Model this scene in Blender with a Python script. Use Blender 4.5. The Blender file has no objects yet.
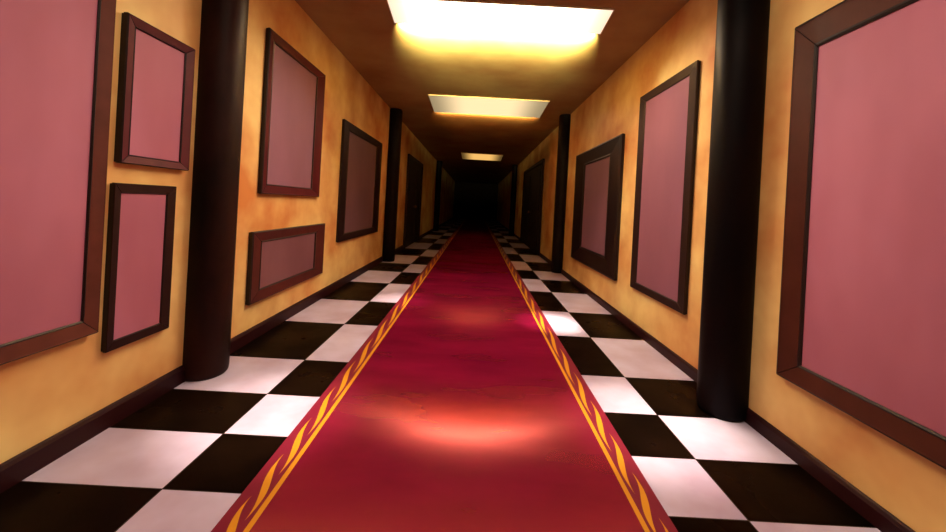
import bpy, bmesh, math, random
from mathutils import Vector
random.seed(4)
C = bpy.context.scene.collection
H = 1.15                       # eye height
XL, XR = -1.702, 1.616         # wall faces
ZC = 2.875                     # ceiling
Y0, Y1 = -1.8, 29.0            # back wall, end wall

# ------------------------------------------------------------------ materials
def mat(name, col, rough=.6, spec=.5, noise=None, scale=3.0, metal=0, bump=0, rough2=None, stretch=(1,1,1), coat=0):
    m = bpy.data.materials.new(name); m.use_nodes = True
    nt = m.node_tree; b = nt.nodes['Principled BSDF']
    b.inputs['Base Color'].default_value = (*col, 1)
    b.inputs['Roughness'].default_value = rough
    b.inputs['Specular IOR Level'].default_value = spec
    b.inputs['Metallic'].default_value = metal
    b.inputs['Coat Weight'].default_value = coat
    if noise or bump or rough2 is not None:
        tc = nt.nodes.new('ShaderNodeTexCoord'); mp = nt.nodes.new('ShaderNodeMapping')
        mp.inputs['Scale'].default_value = stretch
        nt.links.new(tc.outputs['Object'], mp.inputs['Vector'])
        n = nt.nodes.new('ShaderNodeTexNoise'); n.inputs['Scale'].default_value = scale
        n.inputs['Detail'].default_value = 4; n.inputs['Roughness'].default_value = .55
        nt.links.new(mp.outputs[0], n.inputs['Vector'])
        if noise:
            r = nt.nodes.new('ShaderNodeValToRGB')
            r.color_ramp.elements[0].position = .32; r.color_ramp.elements[1].position = .68
            r.color_ramp.elements[0].color = (*noise, 1); r.color_ramp.elements[1].color = (*col, 1)
            nt.links.new(n.outputs['Fac'], r.inputs['Fac']); nt.links.new(r.outputs[0], b.inputs['Base Color'])
        if rough2 is not None:
            mr = nt.nodes.new('ShaderNodeMapRange')
            mr.inputs['From Min'].default_value = .3; mr.inputs['From Max'].default_value = .7
            mr.inputs['To Min'].default_value = rough; mr.inputs['To Max'].default_value = rough2
            nt.links.new(n.outputs['Fac'], mr.inputs['Value']); nt.links.new(mr.outputs[0], b.inputs['Roughness'])
        if bump:
            bp = nt.nodes.new('ShaderNodeBump'); bp.inputs['Strength'].default_value = bump
            bp.inputs['Distance'].default_value = .02
            nt.links.new(n.outputs['Fac'], bp.inputs['Height']); nt.links.new(bp.outputs[0], b.inputs['Normal'])
    return m

M = {}
M['wall'] = mat('wall_paint', (.95,.72,.28), .55, .2, noise=(.60,.225,.065), scale=1.35, bump=.05)  # orange and yellow mottling mimics uneven light on the walls
M['wall_end'] = mat('end_wall_shade', (.010,.006,.006), .8, .1)  # near-black colour stands in for the darkness at the corridor's end
M['ceiling'] = mat('ceiling_paint', (.36,.27,.12), .6, .15, noise=(.26,.15,.065), scale=1.5)
M['base'] = mat('baseboard_paint', (.020,.003,.005), .5, .15)
M['white'] = mat('white_tile', (.62,.56,.76), .32, .35, noise=(.44,.33,.47), scale=2.2, rough2=.5)
M['black'] = mat('black_tile', (.0005,.0003,.0003), .22, .02, noise=(.008,.0034,.0018), scale=2.2, rough2=.42)  # brown mottling stands in for the warm glow on the black tiles
M['grout'] = mat('tile_joint', (.03,.015,.012), .7, .2)
M['carpet'] = mat('red_carpet', (.20,.005,.038), .6, 0, noise=(.13,.003,.024), scale=1.6, stretch=(.6,1.6,1))
M['carpet_edge'] = mat('carpet_border_red', (.17,.006,.026), .5, .2)
M['gold'] = mat('gold_weave', (.62,.26,.010), .6, .2)
M['column'] = mat('column_lacquer', (.002,.0011,.002), .42, .07, noise=(.006,.0024,.0024), scale=5, rough2=.6, stretch=(1,1,.4))
M['column_red'] = mat('column_lacquer_sheen', (.030,.008,.006), .45, .10, noise=(.002,.001,.0015), scale=3, rough2=.55, stretch=(1,1,.4))  # dark reddish lacquer, browner to imitate a warm highlight
M['bead'] = mat('frame_dark_bead', (.012,.004,.004), .5, .3)
M['door'] = mat('door_wood', (.012,.005,.005), .6, .2)
M['brass'] = mat('dark_brass', (.25,.12,.04), .4, .5, metal=1)
M['housing'] = mat('lamp_housing', (.50,.33,.15), .5, .3)

def add_sheen(m, col, rough, aniso, fac):
    """satin pile: a tinted gloss that is broader across the runner than along it"""
    nt = m.node_tree; out = nt.nodes['Material Output']; b = nt.nodes['Principled BSDF']
    gl = nt.nodes.new('ShaderNodeBsdfAnisotropic'); gl.inputs['Color'].default_value = (*col, 1)
    gl.inputs['Roughness'].default_value = rough; gl.inputs['Anisotropy'].default_value = aniso
    tg = nt.nodes.new('ShaderNodeCombineXYZ'); tg.inputs[0].default_value = 1
    nt.links.new(tg.outputs[0], gl.inputs['Tangent'])
    tc = nt.nodes.new('ShaderNodeTexCoord'); mp = nt.nodes.new('ShaderNodeMapping'); mp.inputs['Scale'].default_value = (.7, 2.2, 1)
    n = nt.nodes.new('ShaderNodeTexNoise'); n.inputs['Scale'].default_value = 1.5; n.inputs['Detail'].default_value = 3
    nt.links.new(tc.outputs['Object'], mp.inputs[0]); nt.links.new(mp.outputs[0], n.inputs['Vector'])
    mr = nt.nodes.new('ShaderNodeMapRange'); mr.inputs['From Min'].default_value = .3; mr.inputs['From Max'].default_value = .7
    mr.inputs['To Min'].default_value = fac*.55; mr.inputs['To Max'].default_value = fac*1.35
    nt.links.new(n.outputs['Fac'], mr.inputs['Value'])
    mx = nt.nodes.new('ShaderNodeMixShader')
    nt.links.new(mr.outputs[0], mx.inputs[0]); nt.links.new(b.outputs[0], mx.inputs[1]); nt.links.new(gl.outputs[0], mx.inputs[2])
    nt.links.new(mx.outputs[0], out.inputs['Surface'])
add_sheen(M['carpet'], (1,.24,.21), .24, -.66, .25)

def emit(name, col, hi, lo, half, power=2.0):
    """glowing diffuser with a hotter tube behind its middle"""
    m = bpy.data.materials.new(name); m.use_nodes = True; nt = m.node_tree
    nt.nodes.remove(nt.nodes['Principled BSDF'])
    out = nt.nodes['Material Output']; e = nt.nodes.new('ShaderNodeEmission')
    e.inputs['Color'].default_value = (*col, 1)
    tc = nt.nodes.new('ShaderNodeTexCoord'); sp = nt.nodes.new('ShaderNodeSeparateXYZ')
    nt.links.new(tc.outputs['Object'], sp.inputs[0])
    a = nt.nodes.new('ShaderNodeMath'); a.operation = 'ABSOLUTE'; nt.links.new(sp.outputs['X'], a.inputs[0])
    mr = nt.nodes.new('ShaderNodeMapRange'); mr.interpolation_type = 'SMOOTHSTEP'
    mr.inputs['From Min'].default_value = half*.35; mr.inputs['From Max'].default_value = half
    mr.inputs['To Min'].default_value = hi; mr.inputs['To Max'].default_value = lo
    nt.links.new(a.outputs[0], mr.inputs['Value']); nt.links.new(mr.outputs[0], e.inputs['Strength'])
    nt.links.new(e.outputs[0], out.inputs['Surface'])
    return m

# ------------------------------------------------------------------ helpers
def box(bm, x0, x1, y0, y1, z0, z1, mi=0):
    vs = [bm.verts.new((x, y, z)) for z in (z0, z1) for y in (y0, y1) for x in (x0, x1)]
    for q in ((0,2,3,1),(4,5,7,6),(0,1,5,4),(2,6,7,3),(0,4,6,2),(1,3,7,5)):
        f = bm.faces.new([vs[i] for i in q]); f.material_index = mi
    return vs

def obj(name, bm, mats, parent=None, smooth=False, loc=(0,0,0)):
    bmesh.ops.recalc_face_normals(bm, faces=bm.faces[:])
    me = bpy.data.meshes.new(name); bm.to_mesh(me); bm.free()
    for m in (mats if isinstance(mats, (list, tuple)) else [mats]): me.materials.append(m)
    if smooth:
        for p in me.polygons: p.use_smooth = True
    o = bpy.data.objects.new(name, me); C.objects.link(o); o.location = loc
    if parent: o.parent = parent
    return o

def struct(name, bm, mats):
    o = obj(name, bm, mats); o['kind'] = 'structure'; return o

def tag(o, label, cat, group=None):
    o['label'] = label; o['category'] = cat
    if group: o['group'] = group
    return o

def thing(name, loc, label, cat, group=None, rot=(0,0,0)):
    o = bpy.data.objects.new(name, None); C.objects.link(o)
    o.location = loc; o.rotation_euler = rot; o.empty_display_size = .1
    return tag(o, label, cat, group)

# ------------------------------------------------------------------ shell
# floor: one mesh, chequered tiles as faces with two materials on a joint-coloured slab
bm = bmesh.new()
box(bm, XL-.15, XR+.15, Y0-.15, Y1+.15, -.12, -.002, 2)
cols = [XL, -1.140, -.58, 0.0, .56, 1.107, XR]
near = [1.120, .790, .460, .130, -.20, -.53, -.86, -1.19, -1.52, Y0][::-1]
rows = near + [1.454, 1.806, 2.185, 2.665, 3.468, 4.284, 5.265, 6.155, 6.99, 8.09, 9.30, 10.75]
while rows[-1] < Y1 - 1.6: rows.append(rows[-1] + 1.4)
rows.append(Y1)
base = rows.index(1.806)
g = .0025
for r in range(len(rows)-1):
    for c in range(6):
        white = ((c + (r - base)) % 2) == 1
        x0, x1, y0, y1 = cols[c]+g, cols[c+1]-g, rows[r]+g, rows[r+1]-g
        f = bm.faces.new([bm.verts.new(p) for p in ((x0,y0,0),(x1,y0,0),(x1,y1,0),(x0,y1,0))])
        f.material_index = 0 if white else 1
struct('floor', bm, [M['white'], M['black'], M['grout']])

bm = bmesh.new(); box(bm, XL-.15, XR+.15, Y0-.15, Y1+.15, ZC, ZC+.15); struct('ceiling', bm, M['ceiling'])
bm = bmesh.new(); box(bm, XL-.15, XL, Y0-.15, Y1+.15, 0, ZC); struct('wall_left', bm, M['wall'])
bm = bmesh.new(); box(bm, XR, XR+.15, Y0-.15, Y1+.15, 0, ZC); struct('wall_right', bm, M['wall'])
bm = bmesh.new(); box(bm, XL, XR, Y0-.15, Y0, 0, ZC); struct('wall_back', bm, M['wall'])
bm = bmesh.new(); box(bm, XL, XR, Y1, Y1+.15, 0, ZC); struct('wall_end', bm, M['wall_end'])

def baseboard(name, x, s, spans, h):
    bm = bmesh.new()
    for y0, y1 in spans:
        prof = [(0,0),(.020*s,0),(.020*s,h-.018),(.012*s,h-.004),(.006*s,h),(0,h)]
        a = [bm.verts.new((x+p[0], y0, p[1])) for p in prof]; b = [bm.verts.new((x+p[0], y1, p[1])) for p in prof]
        n = len(prof)
        for i in range(n): bm.faces.new((a[i], a[(i+1)%n], b[(i+1)%n], b[i]))
        bm.faces.new(a); bm.faces.new(b[::-1])
    struct(name, bm, M['base'])
DL, DR = (9.2, 11.4), (9.35, 12.9)
baseboard('baseboard_left', XL, 1, [(Y0, DL[0]-.10), (DL[1]+.10, Y1)], .100)
baseboard('baseboard_right', XR, -1, [(Y0, DR[0]-.10), (DR[1]+.10, Y1)], .080)

# side doors, far down the corridor
def door(name, x, s, y0, y1, z1):
    bm = bmesh.new()
    ym = (y0+y1)/2
    for a, b in ((y0, ym-.004), (ym+.004, y1)):
        xs = sorted((x, x+.025*s)); box(bm, xs[0], xs[1], a, b, 0.006, z1)
        xs = sorted((x+.025*s, x+.036*s))
        w = b-a
        for z0_, z1_ in ((.2, .95), (1.1, z1-.18)): box(bm, xs[0], xs[1], a+w*.16, b-w*.16, z0_, z1_)
    d = struct(name, bm, M['door'])
    bm = bmesh.new()
    xs = sorted((x, x+.05*s))
    box(bm, xs[0], xs[1], y0-.09, y0, 0, z1+.09); box(bm, xs[0], xs[1], y1, y1+.09, 0, z1+.09); box(bm, xs[0], xs[1], y0, y1, z1, z1+.09)
    obj('door_frame', bm, M['door'], d)
    bm = bmesh.new()
    for yy in (ym-.07, ym+.07):
        r = bmesh.ops.create_uvsphere(bm, u_segments=12, v_segments=8, radius=.03)['verts']
        for v in r: v.co += Vector((x+.065*s, yy, 1.02))
        xs = sorted((x+.025*s, x+.05*s)); box(bm, xs[0], xs[1], yy-.012, yy+.012, 1.008, 1.032)
    obj('door_handle', bm, M['brass'], d)
door('door_1', XL, 1, *DL, 2.20)
door('door_2', XR, -1, *DR, 2.28)

# ------------------------------------------------------------------ columns
def column(x, y, r, m, label, group=None):
    bm = bmesh.new(); N = 48
    prof = [(r*.90,0),(r*.97,.012),(r,.04),(r,.4),(r,1.2),(r,2.0),(r,ZC-.05),(r*.96,ZC-.012),(r*.90,ZC)]
    rings = [[bm.verts.new((math.cos(2*math.pi*i/N)*a, math.sin(2*math.pi*i/N)*a, z)) for i in range(N)] for a, z in prof]
    for k in range(len(rings)-1):
        for i in range(N): bm.faces.new((rings[k][i], rings[k][(i+1)%N], rings[k+1][(i+1)%N], rings[k+1][i]))
    bm.faces.new(rings[0][::-1]); bm.faces.new(rings[-1])
    o = obj('column', bm, m, smooth=True, loc=(x, y, 0)); tag(o, label, 'column', 'dark round columns along the corridor walls')
column(-1.660, 2.40, .135, M['column_red'], 'nearest dark round column on the left wall, beside the small upright frames')
column( 1.530, 2.27, .132, M['column'], 'nearest thick black column on the right wall, beside the huge brown frame')
column(-1.610, 7.20, .125, M['column'], 'slim dark column on the left wall just past the dark upright frame')
column( 1.560, 6.95, .125, M['column'], 'slim dark column on the right wall just past the broad black frame')
column(-1.600, 15.6, .125, M['column'], 'farthest dark column on the left, beyond the left side door')
column( 1.530, 15.6, .125, M['column'], 'farthest dark column on the right, beyond the right side door')

# ------------------------------------------------------------------ framed blank pictures
FRAME_COL = {}
def framed(side, y0, y1, z0, z1, wy0, wy1, wz0, wz1, col, canvas, canvas2, label, depth=.045, flat=False):
    """outer rectangle on the wall, four rail widths; local x = along wall, y = out of the wall"""
    s = 1 if side == 'L' else -1
    X = XL if side == 'L' else XR
    depth *= .5
    q = 1 - (.014 if s > 0 else .030)/abs(X)
    y0, y1, z0, z1 = y0*q, y1*q, H+(z0-H)*q, H+(z1-H)*q
    t = thing('framed_picture', (X, (y0+y1)/2, z0), label, 'picture frame', 'blank pink pictures along the walls')
    yc = (y0+y1)/2
    O = [(y0-yc,0),(y1-yc,0),(y1-yc,z1-z0),(y0-yc,z1-z0)]
    I = [(y0+wy0-yc,wz0),(y1-wy1-yc,wz0),(y1-wy1-yc,z1-z0-wz1),(y0+wy0-yc,z1-z0-wz1)]
    fm = mat('frame_wood', col, .55, .12, noise=tuple(c*.78 for c in col), scale=9, stretch=(1,1,1))
    # profile across the rail: fraction from outer to inner, height, material for the strip that follows
    D = depth
    if flat: prof = [(0,0,1),(0,D*.85,0),(.04,D,0),(.92,D*.9,1),(1,D*.55,1),(1,.006,1)]
    else:    prof = [(0,0,1),(0,D*.75,1),(.09,D,0),(.16,D*.92,0),(.86,D*.55,1),(.93,D*.68,1),(1,D*.5,1),(1,.006,1)]
    bm = bmesh.new(); gap = .0022
    for k in range(4):
        a0, a1 = Vector(O[k]), Vector(O[(k+1)%4]); b0, b1 = Vector(I[k]), Vector(I[(k+1)%4])
        d = (a1-a0).normalized()*gap
        A = []; B = []
        for fr, h, mi in prof:
            p = a0.lerp(b0, fr)+d; q = a1.lerp(b1, fr)-d
            A.append(bm.verts.new((s*(h+.012), p.x, p.y))); B.append(bm.verts.new((s*(h+.012), q.x, q.y)))
        for i in range(len(prof)-1):
            f = bm.faces.new((A[i], A[i+1], B[i+1], B[i])); f.material_index = prof[i][2]
        f = bm.faces.new((A[-1], A[0], B[0], B[-1])); f.material_index = 1
        f = bm.faces.new(A); f.material_index = 1
        f = bm.faces.new(B[::-1]); f.material_index = 1
    obj('frame', bm, [fm, M['bead']], t)
    bm = bmesh.new(); xs = sorted((0, s*.012)); box(bm, xs[0], xs[1], O[0][0]+.004, O[1][0]-.004, .004, z1-z0-.004)
    obj('backing_board', bm, M['bead'], t)
    cm = mat('blank_canvas', canvas, .62, .3, noise=canvas2, scale=1.3, stretch=(1,1,.45))
    bm = bmesh.new(); xs = sorted((s*.012, s*.020)); box(bm, xs[0], xs[1], I[0][0]-.004, I[1][0]+.004, I[0][1]-.004, I[2][1]+.004)
    obj('canvas', bm, cm, t)
    return t
K = 380/420
PK, PK2 = (.45,.155,.245), (.33,.09,.145)
framed('L', .10, 1.912*K, .478, 2.50, .09, .079*K, .072, .072, (.115,.032,.024), PK, PK2,
       'huge brown framed blank pink picture on the left wall nearest the viewer', .05)
framed('L', 1.975*K, 2.45*K, 1.258, 1.968, .060*K, .068*K, .045, .050, (.095,.018,.026), PK, PK2,
       'small maroon framed pink picture above a dark framed one, left of the near left column', .05)
framed('L', 1.960*K, 2.364*K, .366, 1.163, .042*K, .066*K, .045, .048, (.024,.007,.007), PK, PK2,
       'small blackish framed upright pink picture, lower of the pair beside the near left column', .035, True)
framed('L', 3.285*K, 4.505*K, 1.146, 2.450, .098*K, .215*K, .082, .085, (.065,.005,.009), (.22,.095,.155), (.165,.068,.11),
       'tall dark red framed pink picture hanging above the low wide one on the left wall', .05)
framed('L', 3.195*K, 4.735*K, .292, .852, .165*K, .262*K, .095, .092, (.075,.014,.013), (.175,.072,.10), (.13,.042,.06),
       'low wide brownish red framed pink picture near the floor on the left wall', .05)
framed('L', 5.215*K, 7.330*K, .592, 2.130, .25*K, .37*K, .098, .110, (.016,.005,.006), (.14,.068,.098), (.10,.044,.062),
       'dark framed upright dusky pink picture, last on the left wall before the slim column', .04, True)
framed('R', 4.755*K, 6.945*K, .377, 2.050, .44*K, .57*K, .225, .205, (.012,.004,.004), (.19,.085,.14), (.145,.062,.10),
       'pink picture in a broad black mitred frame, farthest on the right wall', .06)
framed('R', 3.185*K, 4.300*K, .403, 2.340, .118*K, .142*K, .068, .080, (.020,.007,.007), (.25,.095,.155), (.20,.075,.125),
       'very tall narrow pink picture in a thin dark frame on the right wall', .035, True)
framed('R', .10, 2.197*K, .352, 2.166, .10, .148*K, .100, .152, (.070,.017,.011), PK, PK2,
       'huge dark brown framed blank pink picture on the right wall nearest the viewer', .05)

# ------------------------------------------------------------------ carpet runner
ya, yb = Y0+.35, Y1-.02
XA, XB = -.72*H, .69*H
bm = bmesh.new(); T = .010
box(bm, XA+.115, XB-.115, ya, yb, .0005, T, 0)
box(bm, XA, XA+.115, ya, yb, .0005, T, 2); box(bm, XB-.115, XB, ya, yb, .0005, T, 2)
zt = T+.0012
def strip(pts_l, pts_r, mi=1):
    a = [bm.verts.new((p[0], p[1], zt)) for p in pts_l]; b = [bm.verts.new((p[0], p[1], zt)) for p in pts_r]
    for i in range(len(a)-1):
        f = bm.faces.new((a[i], b[i], b[i+1], a[i+1])); f.material_index = mi
for side in (-1, 1):
    edge = XA if side < 0 else XB
    inner = edge - side*.115                      # inward
    strip([(inner-.010, ya), (inner-.010, yb)], [(inner+.010, ya), (inner+.010, yb)])
    cx = edge - side*.064
    d = .05; pts = []
    # leaf shaped flames, their spacing widens along the runner
    centres = []
    y = 1.09
    while y > ya+.3: centres.append(y); y -= .20
    y = 1.09
    while y < yb-.8:
        y += min(.17*y, .62) if y > 1.2 else .19
        centres.append(y)
    centres.sort()
    for i, yc in enumerate(centres[:-1]):
        p = centres[i+1]-yc
        Lh = p*.70
        L_, R_ = [], []
        n = 22
        for k in range(n+1):
            t = -1 + 2*k/n
            yy = yc + t*Lh
            # lean outward at the far tip, inward at the near tail, with an S in between
            cxx = cx + side*(.017*t + .012*math.sin(t*math.pi*.9))
            w = .0125*max(0, math.cos(t*math.pi/2))**1.9*(1-.25*t) + .0020*(1-abs(t))**.4
            L_.append((cxx-w, yy)); R_.append((cxx+w, yy))
        strip(L_, R_)
carpet = obj('carpet_runner', bm, [M['carpet'], M['gold'], M['carpet_edge']])
for v in carpet.data.vertices: pass
tag(carpet, 'long crimson carpet runner with gold stripe and flame pattern borders on the tiled floor', 'carpet')

# ------------------------------------------------------------------ ceiling lights
def ceiling_light(y0, y1, col, hi, lo, label, side_lit=None, xs=(-.742, .935), wt=40, ws=85, wcol=(1,.86,.36), aims=(), added_spots=0, cone=125, watt=0, bcol=(1,.80,.60), tilt=0):
    x0, x1 = xs[0]*H, xs[1]*H
    cx, cy = (x0+x1)/2, (y0+y1)/2
    t = thing('ceiling_light', (cx, cy, ZC), label, 'ceiling light', 'rectangular ceiling lights down the corridor')
    hx, hy = (x1-x0)/2, (y1-y0)/2
    n0, n1 = .014, .065                       # wedge shaped: thin at the near edge, deeper at the far edge
    dz = (n0+n1)/2; w = .010
    def wedge(bm, xa, xb, ya, yb, top, d0, d1):
        vs = box(bm, xa, xb, ya, yb, 0, 1)
        for v in vs: v.co.z = top if v.co.z > .5 else (-d0 if v.co.y < (ya+yb)/2 else -d1)
    bm = bmesh.new()
    box(bm, -hx-w, hx+w, -hy-w, -hy, -n0, -.0005)
    wedge(bm, -hx-w, -hx, -hy, hy+w, -.0005, n0, n1); wedge(bm, hx, hx+w, -hy, hy+w, -.0005, n0, n1)
    box(bm, -hx, hx, -hy, hy, -.006, -.0005)
    obj('housing', bm, M['housing'], t)
    bm = bmesh.new(); wedge(bm, -hx, hx, -hy, hy+w*.5, -.006, n0-.002, n1-.002)
    obj('diffuser', bm, emit('diffuser_glow', col, hi, lo, hx), t)
    if side_lit:
        ld = bpy.data.lights.new('ceiling_wash', 'AREA'); ld.shape = 'RECTANGLE'
        ld.size = 2*hx*.96; ld.size_y = .05; ld.energy = side_lit; ld.color = wcol; ld.spread = math.radians(ws)
        lo_ = bpy.data.objects.new('added_wash_lamp', ld); C.objects.link(lo_)  # added lamp that makes the ceiling glow, not a part of the fixture
        lo_.parent = t; lo_.location = (0, hy+w+.030, -.068)
        lo_.rotation_euler = (math.radians(90+wt), 0, 0)
    for k in range(added_spots):                       # added spots under the diffuser
        ld = bpy.data.lights.new('added_spot', 'SPOT'); ld.energy = watt; ld.color = bcol
        ld.spot_size = math.radians(cone); ld.spot_blend = .55; ld.shadow_soft_size = .03
        b = bpy.data.objects.new('added_spot', ld); C.objects.link(b); b.parent = t
        b.location = (-hx*.8+1.6*hx*k/max(1, added_spots-1), 0, -dz-.035)
        b.rotation_euler = (math.radians(tilt), 0, 0)
    for px, tx, ty, cone_, watt_ in aims:       # added narrow spots that make light pools on the floor beside the carpet
        ld = bpy.data.lights.new('added_pool_spot', 'SPOT'); ld.energy = watt_; ld.color = (1,.82,.62)
        ld.spot_size = math.radians(cone_); ld.spot_blend = 1; ld.shadow_soft_size = .03
        b = bpy.data.objects.new('added_pool_spot', ld); C.objects.link(b); b.parent = t
        b.location = (px, .05, -dz-.035)
        d = Vector((tx, ty, 0)) - Vector((cx+px, cy+.05, ZC-dz-.035))
        b.rotation_euler = d.to_track_quat('-Z', 'Y').to_euler()
    return t
W = (1,.78,.56)
ceiling_light(.95, 1.50, W, 9.5, 5.5, 'ceiling light straight above the viewer, out of the picture', added_spots=3, cone=150, watt=12,
              aims=((-.6, -1.0, 1.98, 22, 650), (.6, 1.02, 2.05, 22, 700)))
ceiling_light(655.5/203.5, 631/177.5, W, 6.5, 1.2, 'largest and brightest ceiling light, nearest of the row', 300, wt=24, ws=56, added_spots=5, cone=142, watt=38, tilt=-12,
              aims=((.7, .80, 3.85, 17, 1000), (-.7, -.80, 4.35, 17, 450)))
ceiling_light(655.5/107.8, 631/90.4, (1,.74,.40), 1.2, .38, 'second ceiling light from the viewer, glowing cream', 45, wt=24, ws=56, added_spots=5, cone=92, watt=13, tilt=-42, bcol=(1,.74,.50), wcol=(1,.50,.15))
ceiling_light(655.5/51.5, 631/45.2, (1,.56,.15), .95, .10, 'small dim orange ceiling light far down the corridor', xs=(-.51, .71),
              added_spots=3, cone=46, watt=5, tilt=-62, bcol=(1,.60,.30))

# ------------------------------------------------------------------ world, camera
w = bpy.data.worlds.new('World'); bpy.context.scene.world = w; w.use_nodes = True
w.node_tree.nodes['Background'].inputs['Color'].default_value = (0,0,0,1)
cd = bpy.data.cameras.new('Camera'); cam = bpy.data.objects.new('Camera', cd); C.objects.link(cam)
cd.sensor_fit = 'HORIZONTAL'; cd.sensor_width = 36; cd.lens = 36*380/946; cd.clip_start = .02
cd.shift_x = -3/946; cd.shift_y = -61/946
cam.location = (0, 0, H)
th = math.radians(3.1)
from mathutils import Matrix
cam.rotation_euler = (Matrix.Rotation(math.radians(90), 3, 'X') @ Matrix.Rotation(th, 3, 'Z')).to_euler()
sc = bpy.context.scene; sc.camera = cam
sc.view_settings.view_transform = 'Standard'; sc.view_settings.look = 'None'
sc.view_settings.gamma = 1; sc.view_settings.use_curve_mapping = False; sc.view_settings.exposure = 0
